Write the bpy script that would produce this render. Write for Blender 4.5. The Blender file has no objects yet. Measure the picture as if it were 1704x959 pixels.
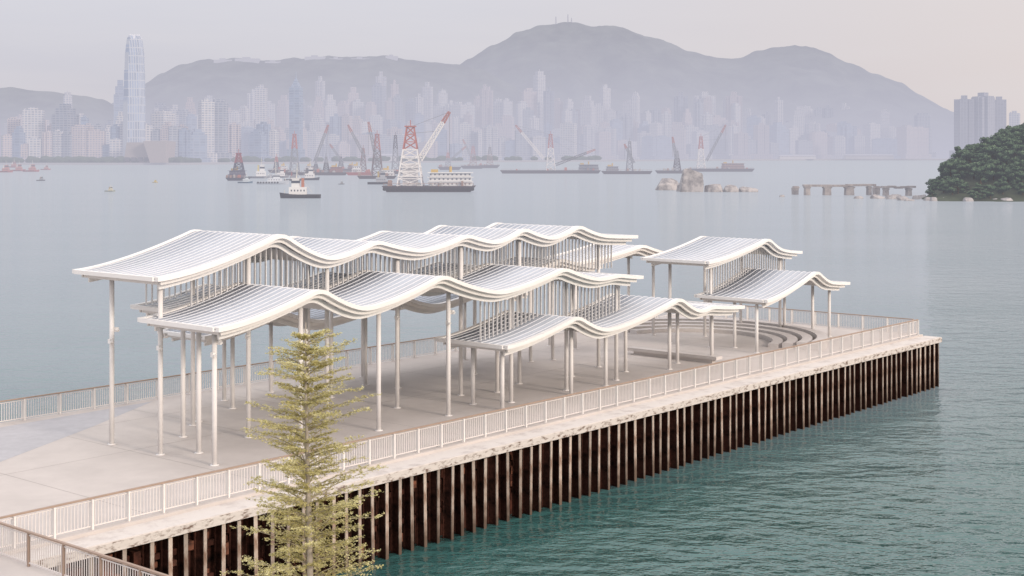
import bpy, math, random, bmesh
from mathutils import Vector, Matrix, noise
random.seed(7)
R=math.radians
SC=bpy.context.scene
COL=SC.collection
F=2332.0; HC=16.9; HY=255.0; CX=852.0
def dist(py,z=0.0): return F*(HC-z)/(py-HY)
def at(px,py,z=0.0):
    Y=dist(py,z); return Vector(((px-CX)*Y/F,Y,z))
PO=Vector((-17.0,46.5,0)); PA=R(50)
DU=Vector((math.cos(PA),math.sin(PA),0)); DN=Vector((-math.sin(PA),math.cos(PA),0))
def W(u,v,z=0.0): return PO+DU*u+DN*v+Vector((0,0,z))
DK=3.7
# ---------------------------------------------------------------- materials
HAZE=(0.54,0.54,0.635)  # airlight colour, painted into distant materials as emission; no mist volume
_m={}
def mat(name,col,rough=0.6,var=0.0,vscale=2.0,bump=0.0,bscale=20,metal=0.0,haze=0.0,col2=None,spec=0.3,stretch=None,lo=.35,hi=.65):
    if name in _m: return _m[name]
    m=bpy.data.materials.new(name); m.use_nodes=True; nt=m.node_tree; N=nt.nodes; L=nt.links
    N.clear(); out=N.new('ShaderNodeOutputMaterial'); p=N.new('ShaderNodeBsdfPrincipled')
    p.inputs['Base Color'].default_value=(*col,1); p.inputs['Roughness'].default_value=rough
    p.inputs['Metallic'].default_value=metal; p.inputs['Specular IOR Level'].default_value=spec
    vec=None
    if var>0 or bump>0 or col2:
        tc=N.new('ShaderNodeTexCoord'); vec=tc.outputs['Object']
        if stretch:
            mp=N.new('ShaderNodeMapping'); mp.inputs['Scale'].default_value=stretch; L.new(vec,mp.inputs[0]); vec=mp.outputs[0]
    if var>0 or col2:
        nz=N.new('ShaderNodeTexNoise'); nz.inputs['Scale'].default_value=vscale; nz.inputs['Detail'].default_value=8; nz.inputs['Roughness'].default_value=0.65
        L.new(vec,nz.inputs['Vector'])
        rp=N.new('ShaderNodeValToRGB'); rp.color_ramp.elements[0].position=lo; rp.color_ramp.elements[1].position=hi
        c2=col2 if col2 else tuple(c*(1-var) for c in col)
        rp.color_ramp.elements[0].color=(*c2,1); rp.color_ramp.elements[1].color=(*col,1)
        L.new(nz.outputs['Fac'],rp.inputs[0]); L.new(rp.outputs[0],p.inputs['Base Color'])
    if bump>0:
        nb=N.new('ShaderNodeTexNoise'); nb.inputs['Scale'].default_value=bscale; nb.inputs['Detail'].default_value=5
        L.new(vec,nb.inputs['Vector']); b=N.new('ShaderNodeBump'); b.inputs['Strength'].default_value=bump; b.inputs['Distance'].default_value=0.05
        L.new(nb.outputs['Fac'],b.inputs['Height']); L.new(b.outputs[0],p.inputs['Normal'])
    if haze>0:
        e=N.new('ShaderNodeEmission'); e.inputs[0].default_value=(*HAZE,1); mx=N.new('ShaderNodeMixShader'); mx.inputs[0].default_value=haze
        L.new(p.outputs[0],mx.inputs[1]); L.new(e.outputs[0],mx.inputs[2]); L.new(mx.outputs[0],out.inputs[0])
    else: L.new(p.outputs[0],out.inputs[0])
    _m[name]=m; return m
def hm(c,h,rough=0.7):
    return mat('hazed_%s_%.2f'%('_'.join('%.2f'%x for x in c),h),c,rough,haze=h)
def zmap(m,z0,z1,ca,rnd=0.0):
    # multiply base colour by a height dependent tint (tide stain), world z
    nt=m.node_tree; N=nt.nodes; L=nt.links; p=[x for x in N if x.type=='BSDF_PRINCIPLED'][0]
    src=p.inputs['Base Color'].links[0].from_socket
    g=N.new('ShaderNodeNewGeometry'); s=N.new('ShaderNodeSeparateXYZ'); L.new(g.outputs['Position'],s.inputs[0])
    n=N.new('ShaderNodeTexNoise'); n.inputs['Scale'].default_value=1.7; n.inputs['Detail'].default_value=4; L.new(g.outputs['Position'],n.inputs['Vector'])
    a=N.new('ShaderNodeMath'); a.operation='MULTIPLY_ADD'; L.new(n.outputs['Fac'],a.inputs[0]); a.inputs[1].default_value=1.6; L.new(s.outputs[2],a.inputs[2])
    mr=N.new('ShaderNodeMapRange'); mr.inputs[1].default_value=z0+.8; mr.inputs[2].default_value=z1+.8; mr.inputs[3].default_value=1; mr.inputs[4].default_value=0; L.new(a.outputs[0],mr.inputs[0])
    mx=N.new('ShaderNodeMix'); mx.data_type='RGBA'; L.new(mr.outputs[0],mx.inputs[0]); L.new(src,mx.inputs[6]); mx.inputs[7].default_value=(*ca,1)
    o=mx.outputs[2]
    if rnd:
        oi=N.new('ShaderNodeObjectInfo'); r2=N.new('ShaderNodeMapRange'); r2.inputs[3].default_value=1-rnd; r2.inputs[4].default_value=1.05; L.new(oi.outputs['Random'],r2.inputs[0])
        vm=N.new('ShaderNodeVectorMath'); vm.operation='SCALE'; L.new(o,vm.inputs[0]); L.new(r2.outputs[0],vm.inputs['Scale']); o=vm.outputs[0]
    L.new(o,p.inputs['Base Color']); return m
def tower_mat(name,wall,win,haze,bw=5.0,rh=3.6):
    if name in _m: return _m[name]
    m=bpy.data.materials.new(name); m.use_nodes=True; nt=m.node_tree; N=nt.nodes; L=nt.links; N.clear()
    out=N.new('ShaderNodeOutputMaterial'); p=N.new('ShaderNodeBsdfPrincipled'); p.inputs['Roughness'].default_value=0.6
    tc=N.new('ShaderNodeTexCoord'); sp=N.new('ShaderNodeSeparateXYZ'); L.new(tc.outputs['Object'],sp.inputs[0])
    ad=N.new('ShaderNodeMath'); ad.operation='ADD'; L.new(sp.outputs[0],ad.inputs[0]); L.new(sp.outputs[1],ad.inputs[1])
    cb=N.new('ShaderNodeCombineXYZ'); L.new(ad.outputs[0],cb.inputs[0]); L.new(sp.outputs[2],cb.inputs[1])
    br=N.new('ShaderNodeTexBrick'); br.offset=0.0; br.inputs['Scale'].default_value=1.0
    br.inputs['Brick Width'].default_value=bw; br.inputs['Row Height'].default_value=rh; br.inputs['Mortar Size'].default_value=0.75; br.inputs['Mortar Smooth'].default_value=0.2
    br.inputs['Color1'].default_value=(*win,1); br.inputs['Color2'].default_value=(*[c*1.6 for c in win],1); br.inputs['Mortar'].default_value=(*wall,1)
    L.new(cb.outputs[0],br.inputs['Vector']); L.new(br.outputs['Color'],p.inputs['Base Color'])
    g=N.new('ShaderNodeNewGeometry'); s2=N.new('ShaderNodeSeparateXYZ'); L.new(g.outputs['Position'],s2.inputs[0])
    mr=N.new('ShaderNodeMapRange'); mr.inputs[1].default_value=0; mr.inputs[2].default_value=260; mr.inputs[3].default_value=min(.97,haze+.10); mr.inputs[4].default_value=haze-.08  # painted haze glow, stronger at street level, weaker towards the roofs
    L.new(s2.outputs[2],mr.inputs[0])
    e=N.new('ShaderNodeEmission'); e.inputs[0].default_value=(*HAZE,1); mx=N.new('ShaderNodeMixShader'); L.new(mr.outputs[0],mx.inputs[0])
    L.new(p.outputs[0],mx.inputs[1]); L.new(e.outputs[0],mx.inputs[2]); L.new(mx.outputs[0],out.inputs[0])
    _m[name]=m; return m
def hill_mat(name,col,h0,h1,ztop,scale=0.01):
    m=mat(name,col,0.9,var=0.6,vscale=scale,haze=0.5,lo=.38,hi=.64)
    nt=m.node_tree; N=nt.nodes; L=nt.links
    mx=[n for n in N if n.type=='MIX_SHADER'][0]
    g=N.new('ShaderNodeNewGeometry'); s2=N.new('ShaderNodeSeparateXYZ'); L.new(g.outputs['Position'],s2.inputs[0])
    mr=N.new('ShaderNodeMapRange'); mr.inputs[1].default_value=0; mr.inputs[2].default_value=ztop; mr.inputs[3].default_value=h0; mr.inputs[4].default_value=h1  # haze painted into the slope, fading from foot to summit
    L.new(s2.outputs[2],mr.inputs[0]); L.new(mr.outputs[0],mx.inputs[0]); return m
# ---------------------------------------------------------------- mesh builder
class MB:
    def __init__(s): s.v=[]; s.f=[]; s.mi=[]; s.m=0
    def add(s,vs,fs):
        o=len(s.v); s.v+= [tuple(x) for x in vs]; s.f+=[tuple(i+o for i in f) for f in fs]; s.mi+=[s.m]*len(fs)
    def box(s,x0,x1,y0,y1,z0,z1):
        s.add([(x0,y0,z0),(x1,y0,z0),(x1,y1,z0),(x0,y1,z0),(x0,y0,z1),(x1,y0,z1),(x1,y1,z1),(x0,y1,z1)],
              [(0,3,2,1),(4,5,6,7),(0,1,5,4),(1,2,6,5),(2,3,7,6),(3,0,4,7)])
    def tbox(s,cx,cy,w0,d0,w1,d1,z0,z1,cx1=None,cy1=None):
        cx1=cx if cx1 is None else cx1; cy1=cy if cy1 is None else cy1
        s.add([(cx-w0/2,cy-d0/2,z0),(cx+w0/2,cy-d0/2,z0),(cx+w0/2,cy+d0/2,z0),(cx-w0/2,cy+d0/2,z0),
               (cx1-w1/2,cy1-d1/2,z1),(cx1+w1/2,cy1-d1/2,z1),(cx1+w1/2,cy1+d1/2,z1),(cx1-w1/2,cy1+d1/2,z1)],
              [(0,3,2,1),(4,5,6,7),(0,1,5,4),(1,2,6,5),(2,3,7,6),(3,0,4,7)])
    def tube(s,p,q,r0,r1=None,n=8,caps=True):
        p=Vector(p); q=Vector(q); r1=r0 if r1 is None else r1
        d=(q-p)
        if d.length<1e-6: return
        d.normalize(); a=d.orthogonal().normalized() if abs(d.z)<0.99 else Vector((1,0,0)); b=d.cross(a)
        vs=[]; 
        for P,r in ((p,r0),(q,r1)):
            for i in range(n):
                t=2*math.pi*i/n; vs.append(P+a*(r*math.cos(t))+b*(r*math.sin(t)))
        fs=[(i,(i+1)%n,n+(i+1)%n,n+i) for i in range(n)]
        if caps: fs+=[tuple(range(n))[::-1],tuple(range(n,2*n))]
        s.add(vs,fs)
    def prism(s,poly,z0,z1):
        n=len(poly); s.add([(x,y,z0) for x,y in poly]+[(x,y,z1) for x,y in poly],
            [tuple(range(n))[::-1],tuple(range(n,2*n))]+[(i,(i+1)%n,n+(i+1)%n,n+i) for i in range(n)])
    def sweep(s,us,zs,v0,v1,a,b):
        vs=[];n=len(us)
        for u,z in zip(us,zs): vs+=[(u,v0,z+a),(u,v1,z+a),(u,v1,z+b),(u,v0,z+b)]
        fs=[]
        for i in range(n-1):
            k=4*i
            for j in range(4): fs.append((k+j,k+4+j,k+4+(j+1)%4,k+(j+1)%4))
        fs+=[(0,1,2,3),(4*n-1,4*n-2,4*n-3,4*n-4)]
        s.add(vs,fs)
    def rings(s,rs,cap=True):
        n=len(rs[0]); vs=[p for r in rs for p in r]; fs=[]
        for k in range(len(rs)-1):
            for i in range(n): fs.append((k*n+i,k*n+(i+1)%n,(k+1)*n+(i+1)%n,(k+1)*n+i))
        if cap: fs+=[tuple(range(n))[::-1],tuple(range((len(rs)-1)*n,len(rs)*n))]
        s.add(vs,fs)
    def lattice(s,b,wb,t,wt,n,r,X=True):
        b=Vector(b); t=Vector(t); d=(t-b).normalized()
        e1=Vector((0,1,0)); e1=(e1-d*e1.dot(d)).normalized(); e2=d.cross(e1)
        def cor(k):
            f=k/n; c=b.lerp(t,f); w=(wb+(wt-wb)*f)/2
            return [c+e1*w+e2*w,c-e1*w+e2*w,c-e1*w-e2*w,c+e1*w-e2*w]
        for k in range(n):
            A=cor(k);B=cor(k+1)
            for i in range(4):
                s.tube(A[i],B[i],r,n=4,caps=False)
                s.tube(B[i],B[(i+1)%4],r*.7,n=4,caps=False)
                s.tube(A[i],B[(i+1)%4],r*.6,n=4,caps=False)
                if X: s.tube(A[(i+1)%4],B[i],r*.6,n=4,caps=False)
    def build(s,name,m,parent=None,smooth=False,off=(0,0,0),loc=None,rz=0):
        me=bpy.data.meshes.new(name)
        ox,oy,oz=off
        me.from_pydata([(x-ox,y-oy,z-oz) for x,y,z in s.v],[],s.f)
        for mm in (m if isinstance(m,(list,tuple)) else [m]): me.materials.append(mm)
        if isinstance(m,(list,tuple)): me.polygons.foreach_set('material_index',s.mi)
        if smooth: me.polygons.foreach_set('use_smooth',[True]*len(s.f))
        me.update()
        o=bpy.data.objects.new(name,me); COL.objects.link(o)
        if parent: o.parent=parent
        if loc is not None: o.location=loc; o.rotation_euler=(0,0,rz)
        return o
def tag(o,label,cat,group=None,kind=None):
    if label: o['label']=label
    if cat: o['category']=cat
    if group: o['group']=group
    if kind: o['kind']=kind
    return o
def empty(name,loc,rz=0,label=None,cat=None,group=None):
    o=bpy.data.objects.new(name,None); COL.objects.link(o); o.location=loc; o.rotation_euler=(0,0,rz); o.empty_display_size=.5
    return tag(o,label,cat,group)
def cp(o,parent=None,loc=None):
    c=o.copy(); COL.objects.link(c); c.parent=parent
    if loc is not None: c.location=loc
    return c
def struct(name,mb,m,label,**k):
    return tag(mb.build(name,m,**k),label,name.replace('_',' '),kind='structure')
# ---------------------------------------------------------------- camera, world, sun
cam=bpy.data.cameras.new('camera'); co=bpy.data.objects.new('camera',cam); COL.objects.link(co)
co.location=(0,0,HC); co.rotation_euler=(R(90),0,0); cam.sensor_width=36; cam.lens=36*F/1704
cam.shift_y=-(479.5-HY)/1704; cam.clip_end=80000; cam.clip_start=.5; SC.camera=co
SC.view_settings.view_transform='Standard'; SC.view_settings.look='None'; SC.view_settings.exposure=0
w=bpy.data.worlds.new('World'); SC.world=w; w.use_nodes=True; nt=w.node_tree; N=nt.nodes; L=nt.links; N.clear()
wo=N.new('ShaderNodeOutputWorld'); sky=N.new('ShaderNodeTexSky'); sky.sky_type='NISHITA'; sky.sun_disc=False
SEL=20; SAZ=133
sky.sun_elevation=R(SEL); sky.sun_rotation=R(SAZ); sky.dust_density=4
b1=N.new('ShaderNodeBackground'); b1.inputs[1].default_value=0.12; L.new(sky.outputs[0],b1.inputs[0])
tc=N.new('ShaderNodeTexCoord'); sx=N.new('ShaderNodeSeparateXYZ'); L.new(tc.outputs['Generated'],sx.inputs[0])
rp=N.new('ShaderNodeValToRGB'); L.new(sx.outputs[2],rp.inputs[0]); cr=rp.color_ramp
cr.elements[0].position=0.0; cr.elements[0].color=(.64,.62,.695,1); cr.elements[1].position=1; cr.elements[1].color=(.96,.95,.98,1)
e=cr.elements.new(.05); e.color=(.67,.655,.73,1); e=cr.elements.new(.11); e.color=(.72,.71,.78,1); e=cr.elements.new(.35); e.color=(.90,.89,.92,1)
rw=N.new('ShaderNodeMapRange'); rw.inputs[1].default_value=-.05; rw.inputs[2].default_value=.45; L.new(sx.outputs[0],rw.inputs[0])
nz=N.new('ShaderNodeTexNoise'); nz.inputs['Scale'].default_value=3; nz.inputs['Detail'].default_value=5
mp=N.new('ShaderNodeMapping'); mp.inputs['Scale'].default_value=(1,1,7); L.new(tc.outputs['Generated'],mp.inputs[0]); L.new(mp.outputs[0],nz.inputs['Vector'])
mw=N.new('ShaderNodeMix'); mw.data_type='RGBA'; L.new(rw.outputs[0],mw.inputs[0]); L.new(rp.outputs[0],mw.inputs[6]); mw.inputs[7].default_value=(.84,.75,.73,1)
cl=N.new('ShaderNodeMapRange'); cl.inputs[1].default_value=.4; cl.inputs[2].default_value=.7; cl.inputs[4].default_value=.4; L.new(nz.outputs['Fac'],cl.inputs[0])
mc=N.new('ShaderNodeMix'); mc.data_type='RGBA'; L.new(cl.outputs[0],mc.inputs[0]); L.new(mw.outputs[2],mc.inputs[6]); mc.inputs[7].default_value=(.82,.78,.80,1)
b2=N.new('ShaderNodeBackground'); L.new(mc.outputs[2],b2.inputs[0])
st=N.new('ShaderNodeMapRange'); st.inputs[1].default_value=.12; st.inputs[2].default_value=.8; st.inputs[3].default_value=1.0; st.inputs[4].default_value=1.8; L.new(sx.outputs[2],st.inputs[0]); L.new(st.outputs[0],b2.inputs[1])
ms=N.new('ShaderNodeMixShader'); ms.inputs[0].default_value=.88; L.new(b1.outputs[0],ms.inputs[1]); L.new(b2.outputs[0],ms.inputs[2]); L.new(ms.outputs[0],wo.inputs[0])
sl=bpy.data.lights.new('sun','SUN'); sl.energy=2.1; sl.angle=R(12); sl.color=(1,.875,.76); so=bpy.data.objects.new('sun',sl); COL.objects.link(so)
az=R(SAZ); sd=Vector((math.sin(az)*math.cos(R(SEL)),math.cos(az)*math.cos(R(SEL)),math.sin(R(SEL))))
so.rotation_euler=sd.to_track_quat('Z','Y').to_euler(); so.location=(60,-60,80)
# ---------------------------------------------------------------- water
wm=bpy.data.materials.new('sea_water'); wm.use_nodes=True; nt=wm.node_tree; N=nt.nodes; L=nt.links; N.clear()
out=N.new('ShaderNodeOutputMaterial'); p=N.new('ShaderNodeBsdfPrincipled'); p.inputs['Base Color'].default_value=(.04,.115,.11,1)
p.inputs['Roughness'].default_value=.05; p.inputs['IOR'].default_value=1.36; p.inputs['Specular IOR Level'].default_value=.85
g=N.new('ShaderNodeNewGeometry')
def wn(scale,sx_,sy_,det,rot):
    mp=N.new('ShaderNodeMapping'); mp.inputs['Scale'].default_value=(sx_,sy_,1); mp.inputs['Rotation'].default_value=(0,0,R(rot)); L.new(g.outputs['Position'],mp.inputs[0])
    n=N.new('ShaderNodeTexNoise'); n.inputs['Scale'].default_value=scale; n.inputs['Detail'].default_value=det; n.inputs['Roughness'].default_value=.6; L.new(mp.outputs[0],n.inputs['Vector']); return n.outputs['Fac']
def bmp(h,strn,d,prev=None):
    b=N.new('ShaderNodeBump'); b.inputs['Distance'].default_value=d; 
    if isinstance(strn,float): b.inputs['Strength'].default_value=strn
    else: L.new(strn,b.inputs['Strength'])
    L.new(h,b.inputs['Height'])
    if prev: L.new(prev,b.inputs['Normal'])
    return b.outputs[0]
pat=N.new('ShaderNodeMapRange'); pat.inputs[1].default_value=.35; pat.inputs[2].default_value=.65; pat.inputs[3].default_value=.4; pat.inputs[4].default_value=1.0
L.new(wn(.014,.6,2.2,4,8),pat.inputs[0])
nn=bmp(wn(.30,.8,1.2,2,-22),pat.outputs[0],.55)
nn=bmp(wn(1.0,.85,1.15,3,15),pat.outputs[0],.30,nn)
L.new(nn,p.inputs['Normal'])
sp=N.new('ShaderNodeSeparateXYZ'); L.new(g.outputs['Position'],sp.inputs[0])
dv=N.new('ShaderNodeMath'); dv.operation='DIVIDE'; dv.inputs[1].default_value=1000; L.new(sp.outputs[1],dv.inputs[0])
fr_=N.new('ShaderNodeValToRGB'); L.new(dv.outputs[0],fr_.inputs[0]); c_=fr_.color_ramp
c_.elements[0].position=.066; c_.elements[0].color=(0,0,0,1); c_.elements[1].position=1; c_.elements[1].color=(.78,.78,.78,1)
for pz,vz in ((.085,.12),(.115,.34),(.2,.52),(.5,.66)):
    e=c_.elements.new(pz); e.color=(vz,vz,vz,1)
e=N.new('ShaderNodeEmission'); e.inputs[0].default_value=(.575,.59,.66,1); mx=N.new('ShaderNodeMixShader'); L.new(fr_.outputs[0],mx.inputs[0]); L.new(p.outputs[0],mx.inputs[1]); L.new(e.outputs[0],mx.inputs[2]); L.new(mx.outputs[0],out.inputs[0])  # pale haze glow painted into the water, growing with distance
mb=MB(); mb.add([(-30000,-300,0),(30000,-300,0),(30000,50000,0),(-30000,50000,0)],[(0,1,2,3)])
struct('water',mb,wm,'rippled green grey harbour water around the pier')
# ---------------------------------------------------------------- common paints
white=mat('white_paint',(.84,.82,.80),.45,var=.05,vscale=1.5)
white2=mat('white_paint_warm',(.80,.77,.74),.5,var=.08,vscale=1.2)
seamm=mat('pale_seam_metal',(.70,.71,.74),.5)
roofm=mat('grey_roof_sheet',(.44,.475,.53),.5,var=.10,vscale=.8,metal=.0,spec=.25)
colm=mat('column_paint',(.78,.755,.735),.5,var=.06,vscale=2)
conc=mat('deck_concrete',(.585,.54,.51),.8,var=.13,vscale=.35,bump=.15,bscale=30)
ledgem=mat('ledge_concrete',(.64,.60,.565),.85,col2=(.47,.425,.40),vscale=1.2,bump=.3,bscale=12,lo=.28,hi=.5)
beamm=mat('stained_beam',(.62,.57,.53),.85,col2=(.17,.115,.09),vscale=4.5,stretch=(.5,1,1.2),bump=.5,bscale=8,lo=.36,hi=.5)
rust=mat('rusty_steel',(.11,.042,.030),.95,col2=(.012,.007,.006),vscale=1.3,bump=.6,bscale=6,lo=.36,hi=.68,spec=.05)
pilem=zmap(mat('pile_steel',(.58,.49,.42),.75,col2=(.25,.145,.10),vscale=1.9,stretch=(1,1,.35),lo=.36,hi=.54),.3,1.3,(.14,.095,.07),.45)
orange=mat('orange_rust',(.26,.10,.06),.9,col2=(.03,.015,.012),vscale=2)
brown=mat('bronze_handrail',(.38,.28,.22),.5,var=.1,vscale=3)
balm=mat('baluster_metal',(.72,.67,.64),.5)
pav=mat('blue_grey_paving',(.47,.465,.485),.8,var=.12,vscale=1.5)
# ---------------------------------------------------------------- quay and pier
def pbuild(mb,name,m,u0,v0,z0,parent=None,smooth=False):
    if parent: return mb.build(name,m,parent,smooth,off=(u0,v0,z0))
    return mb.build(name,m,None,smooth,off=(u0,v0,z0),loc=W(u0,v0,z0),rz=PA)
mb=MB(); mb.box(-70,-.12,-70,60,-3,DK-.006); q=pbuild(mb,'quay',conc,-1.25,0,0); tag(q,'pale concrete quay the pier joins at lower left','quay',kind='structure')
pier=empty('pier',W(0,0,0),PA,'long concrete pier on rusty steel piles carrying the wavy canopies','pier')
mb=MB(); mb.box(-1.25,72.7,-.25,20.4,3.15,DK); mb.build('deck_slab',conc,pier)
mb=MB(); mb.box(-1.25,73.0,-1.5,-.25,3.25,3.58); mb.build('edge_ledge',ledgem,pier)
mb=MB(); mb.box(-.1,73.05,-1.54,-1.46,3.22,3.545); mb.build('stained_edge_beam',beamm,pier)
mb=MB(); mb.box(4.6,72.9,-.72,-.65,-2,3.1); mb.box(72.5,72.6,-.6,20,-2,3.1)
mb.build('sheet_wall',rust,pier)
mb=MB()
for z in (2.35,1.1): mb.box(4.6,72.9,-.95,-.75,z,z+.22)
mb.build('waling_beam',rust,pier)
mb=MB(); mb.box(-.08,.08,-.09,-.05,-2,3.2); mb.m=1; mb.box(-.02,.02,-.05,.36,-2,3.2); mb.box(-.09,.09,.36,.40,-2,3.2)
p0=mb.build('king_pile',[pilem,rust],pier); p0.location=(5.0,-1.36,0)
NP=88
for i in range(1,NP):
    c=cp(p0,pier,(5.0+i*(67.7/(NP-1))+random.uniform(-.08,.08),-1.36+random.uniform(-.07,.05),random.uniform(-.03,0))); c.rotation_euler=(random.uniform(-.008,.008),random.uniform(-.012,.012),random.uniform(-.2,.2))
mb=MB()
for i in range(NP-1):
    u=5.0+(i+.5)*(67.7/(NP-1))
    for z in (2.6,2.1,1.4,.55):
        if random.random()<.5: mb.box(u-.2,u+.2,-.75-random.random()*.3,-.72,z-random.random()*.25,z+random.uniform(.08,.25))
mb.build('tie_bracket',orange,pier)
for (u,v) in ((3.4,-.9),(1.2,.6),(3.6,2.5),(-.2,2.0),(2.2,-.2)):
    mb=MB(); mb.tube((u,v,-2),(u,v,3.0),.28,n=12); mb.box(u-.4,u+.4,v-.35,v+.35,1.9,2.3); mb.build('rusty_round_pile',orange,pier,smooth=False)
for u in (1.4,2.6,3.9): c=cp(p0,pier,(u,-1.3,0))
mb=MB(); mb.box(-1,4.7,-.95,-.6,2.3,2.75); mb.box(-1,4.7,1.5,1.9,2.2,2.7); mb.box(4.4,4.7,-1.2,10,1.6,2.9); mb.box(.5,.9,-1.2,10,2.3,2.9)
mb.build('cross_beam',rust,pier)
pts=[at(-60,722,DK),at(255,668,DK),at(150,712,DK),at(-60,792,DK)]
mb=MB(); mb.add([(p.x,p.y,DK+.004) for p in pts],[(0,3,2,1)]); struct('paving',mb,pav,'blue grey paving strip on the left of the pier deck')
mb=MB()
for u in range(6,72,6): mb.add([(u,.3,DK+.003),(u+.03,.3,DK+.003),(u+.03,19.8,DK+.003),(u,19.8,DK+.003)],[(0,1,2,3)])
for v in (4,10,16): mb.add([(.2,v,DK+.0035),(72,v,DK+.0035),(72,v+.03,DK+.0035),(.2,v+.03,DK+.0035)],[(0,1,2,3)])
mb.build('expansion_joint',mat('joint',(.36,.33,.31),.9),pier)
# railings
def railing(label,u0,v0,axis,n,sp,hm_=brown,pw=.11,cat='railing',curbz=DK,bal=balm,pm=white2):
    root=empty('railing',W(u0,v0,curbz),PA,label,cat,'railings around the pier and quay')
    def V(s,t,z): return (s,t,z) if axis==0 else (t,s,z)
    def bx(mb,s0,s1,t0,t1,z0,z1):
        if axis==0: mb.box(s0,s1,t0,t1,z0,z1)
        else: mb.box(t0,t1,s0,s1,z0,z1)
    sgn=1 if sp>0 else -1; a=abs(sp)
    mb=MB(); s0,s1=sorted((0,sp*n)); bx(mb,s0-.05,s1+.05,-.05,.05,1.06,1.12); mb.build('handrail',hm_,root)
    mb=MB(); 
    bx(mb,-.035,.035,-pw,pw,0,1.055); p0=mb.build('post',pm,root)
    for i in range(1,n+1): cp(p0,root,V(i*sp,0,0))
    mb=MB(); bx(mb,.04,a-.04,-.02,.02,.98,1.01); bx(mb,.04,a-.04,-.02,.02,.09,.13)
    k=max(6,int(a/.125))
    for j in range(1,k): 
        x=a*j/k; bx(mb,x-.013,x+.013,-.012,.012,.13,.98)
    b0=mb.build('baluster_panel',bal,root)
    if sgn<0: b0.location=V(-a,0,0)
    for i in range(1,n): cp(b0,root,V(i*sp-(a if sgn<0 else 0),0,0))
    return root
railing('long pier railing with pale posts along the near piled edge',-1.0,0,0,49,1.496)
railing('pier railing along the far side behind the canopies',-1.0,20.1,0,37,1.98)
railing('short railing closing the seaward end of the pier',72.3,.35,1,10,1.97)
railing('brown topped quay railing crossing the lower left corner',-.32,-.3,1,11,-2.0,pw=.04,pm=brown)
# ---------------------------------------------------------------- canopies
def profile(keys):
    def raw(u):
        u=min(max(u,keys[0][0]),keys[-1][0])
        for (a,za),(b,zb) in zip(keys,keys[1:]):
            if u<=b:
                t=(u-a)/(b-a)
                return za+(zb-za)*t**1.5 if zb>za else zb+(za-zb)*(1-t)**1.5
        return keys[-1][1]
    def f(u): return sum(raw(u+(k-4)*.10) for k in range(9))/9
    return f
def canopy(label,keys,v0,v1,cols,rods=None,top=DK):
    f=profile(keys); ua,ub=keys[0][0],keys[-1][0]; uc,vc=(ua+ub)/2,(v0+v1)/2
    n=int((ub-ua)/.16); us=[ua+(ub-ua)*i/n for i in range(n+1)]; zs=[f(u) for u in us]
    root=empty('wavy_canopy',W(uc,vc,DK),PA,label,'canopy','wavy canopies standing on the pier deck')
    o=(uc,vc,DK)
    mb=MB(); mb.sweep(us,zs,v0+.06,v1-.06,-.05,0); mb.build('roof_sheet',roofm,root,True,off=o)
    mb=MB(); k=round((v1-v0)/.46)
    for j in range(1,k):
        v=v0+(v1-v0)*j/k; mb.sweep(us,zs,v-.017,v+.017,.002,.035)
    mb.build('roof_seams',seamm,root,off=o)
    mb=MB()
    mb.sweep(us,zs,v0-.14,v0+.16,-.13,.06); mb.sweep(us,zs,v1-.16,v1+.10,-.13,.06)
    mb.box(ua-.08,ua+.14,v0+.16,v1-.16,zs[0]-.13,zs[0]+.055); mb.box(ub-.14,ub+.08,v0+.16,v1-.16,zs[-1]-.13,zs[-1]+.055)
    mb.build('upper_fascia',white,root,off=o)
    mb=MB(); i0=2; U2=us[i0:-i0]; Z2=zs[i0:-i0]
    for v in (v0+.12,v1-.26): mb.sweep(U2,Z2,v,v+.10,-.33,-.132)
    mb.box(ua+.35,ua+.47,v0+.32,v1-.32,zs[2]-.33,zs[2]-.1); mb.box(ub-.47,ub-.35,v0+.32,v1-.32,zs[-3]-.33,zs[-3]-.1)
    mb.build('middle_fascia',white2,root,off=o)
    mb=MB()
    for v in (v0+.46,v1-.56): mb.sweep(U2[1:-1],Z2[1:-1],v,v+.10,-.56,-.30)
    mb.build('lower_fascia',white,root,off=o)
    mb=MB(); u=ua+.9
    while u<ub-.6:
        z=f(u); mb.box(u-.04,u+.04,v0+.60,v1-.60,z-.30,z-.08); u+=.7
    mb.build('rafters',white2,root,off=o)
    for (u,v,*r) in cols:
        mb=MB(); zt=f(u)-.32; mb.tube((u,v,DK),(u,v,zt),.11,n=14); mb.tube((u,v,DK),(u,v,DK+.03),.2,n=14)
        c=mb.build('column',colm,root,True,off=o)
        if r:
            for zz,dx in ((DK+5.1,.16),(DK+4.6,-.16)):
                if zz<zt:
                    mb=MB(); mb.box(u+dx-.07,u+dx+.07,v-.2,v-.02,zz,zz+.2); mb.tube((u+dx,v-.2,zz+.1),(u+dx,v-.26,zz+.06),.06,.08,n=8); mb.build('spotlight',white,c,off=o)
    if rods:
        for (rv,ra,rb,fb) in rods:
            mb=MB(); u=ra; 
            while u<rb:
                mb.box(u-.018,u+.018,rv-.05,rv+.05,fb(u),f(u)-.12); u+=.33
            mb.build('slat_screen',white,root,off=o)
    return f
kA=[(11.6,11.5),(18.6,13.15),(21.8,11.82),(24.8,12.5),(28.2,11.85),(31.6,12.5),(34,12.0),(36.4,12.65),(39,12.0),(41.5,12.6),(44.5,11.85),(47.5,11.7)]
kB=[(11.7,9.65),(17.4,10.9),(20.2,9.8),(25.4,10.95),(29.8,9.82),(35,10.7),(38.3,9.9),(40,10.0),(42.3,9.75)]
kC=[(28.8,7.2),(34.7,8.22),(37.4,7.25),(44.6,8.4),(46.9,7.45),(48.2,7.6),(51.8,7.3)]
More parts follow.
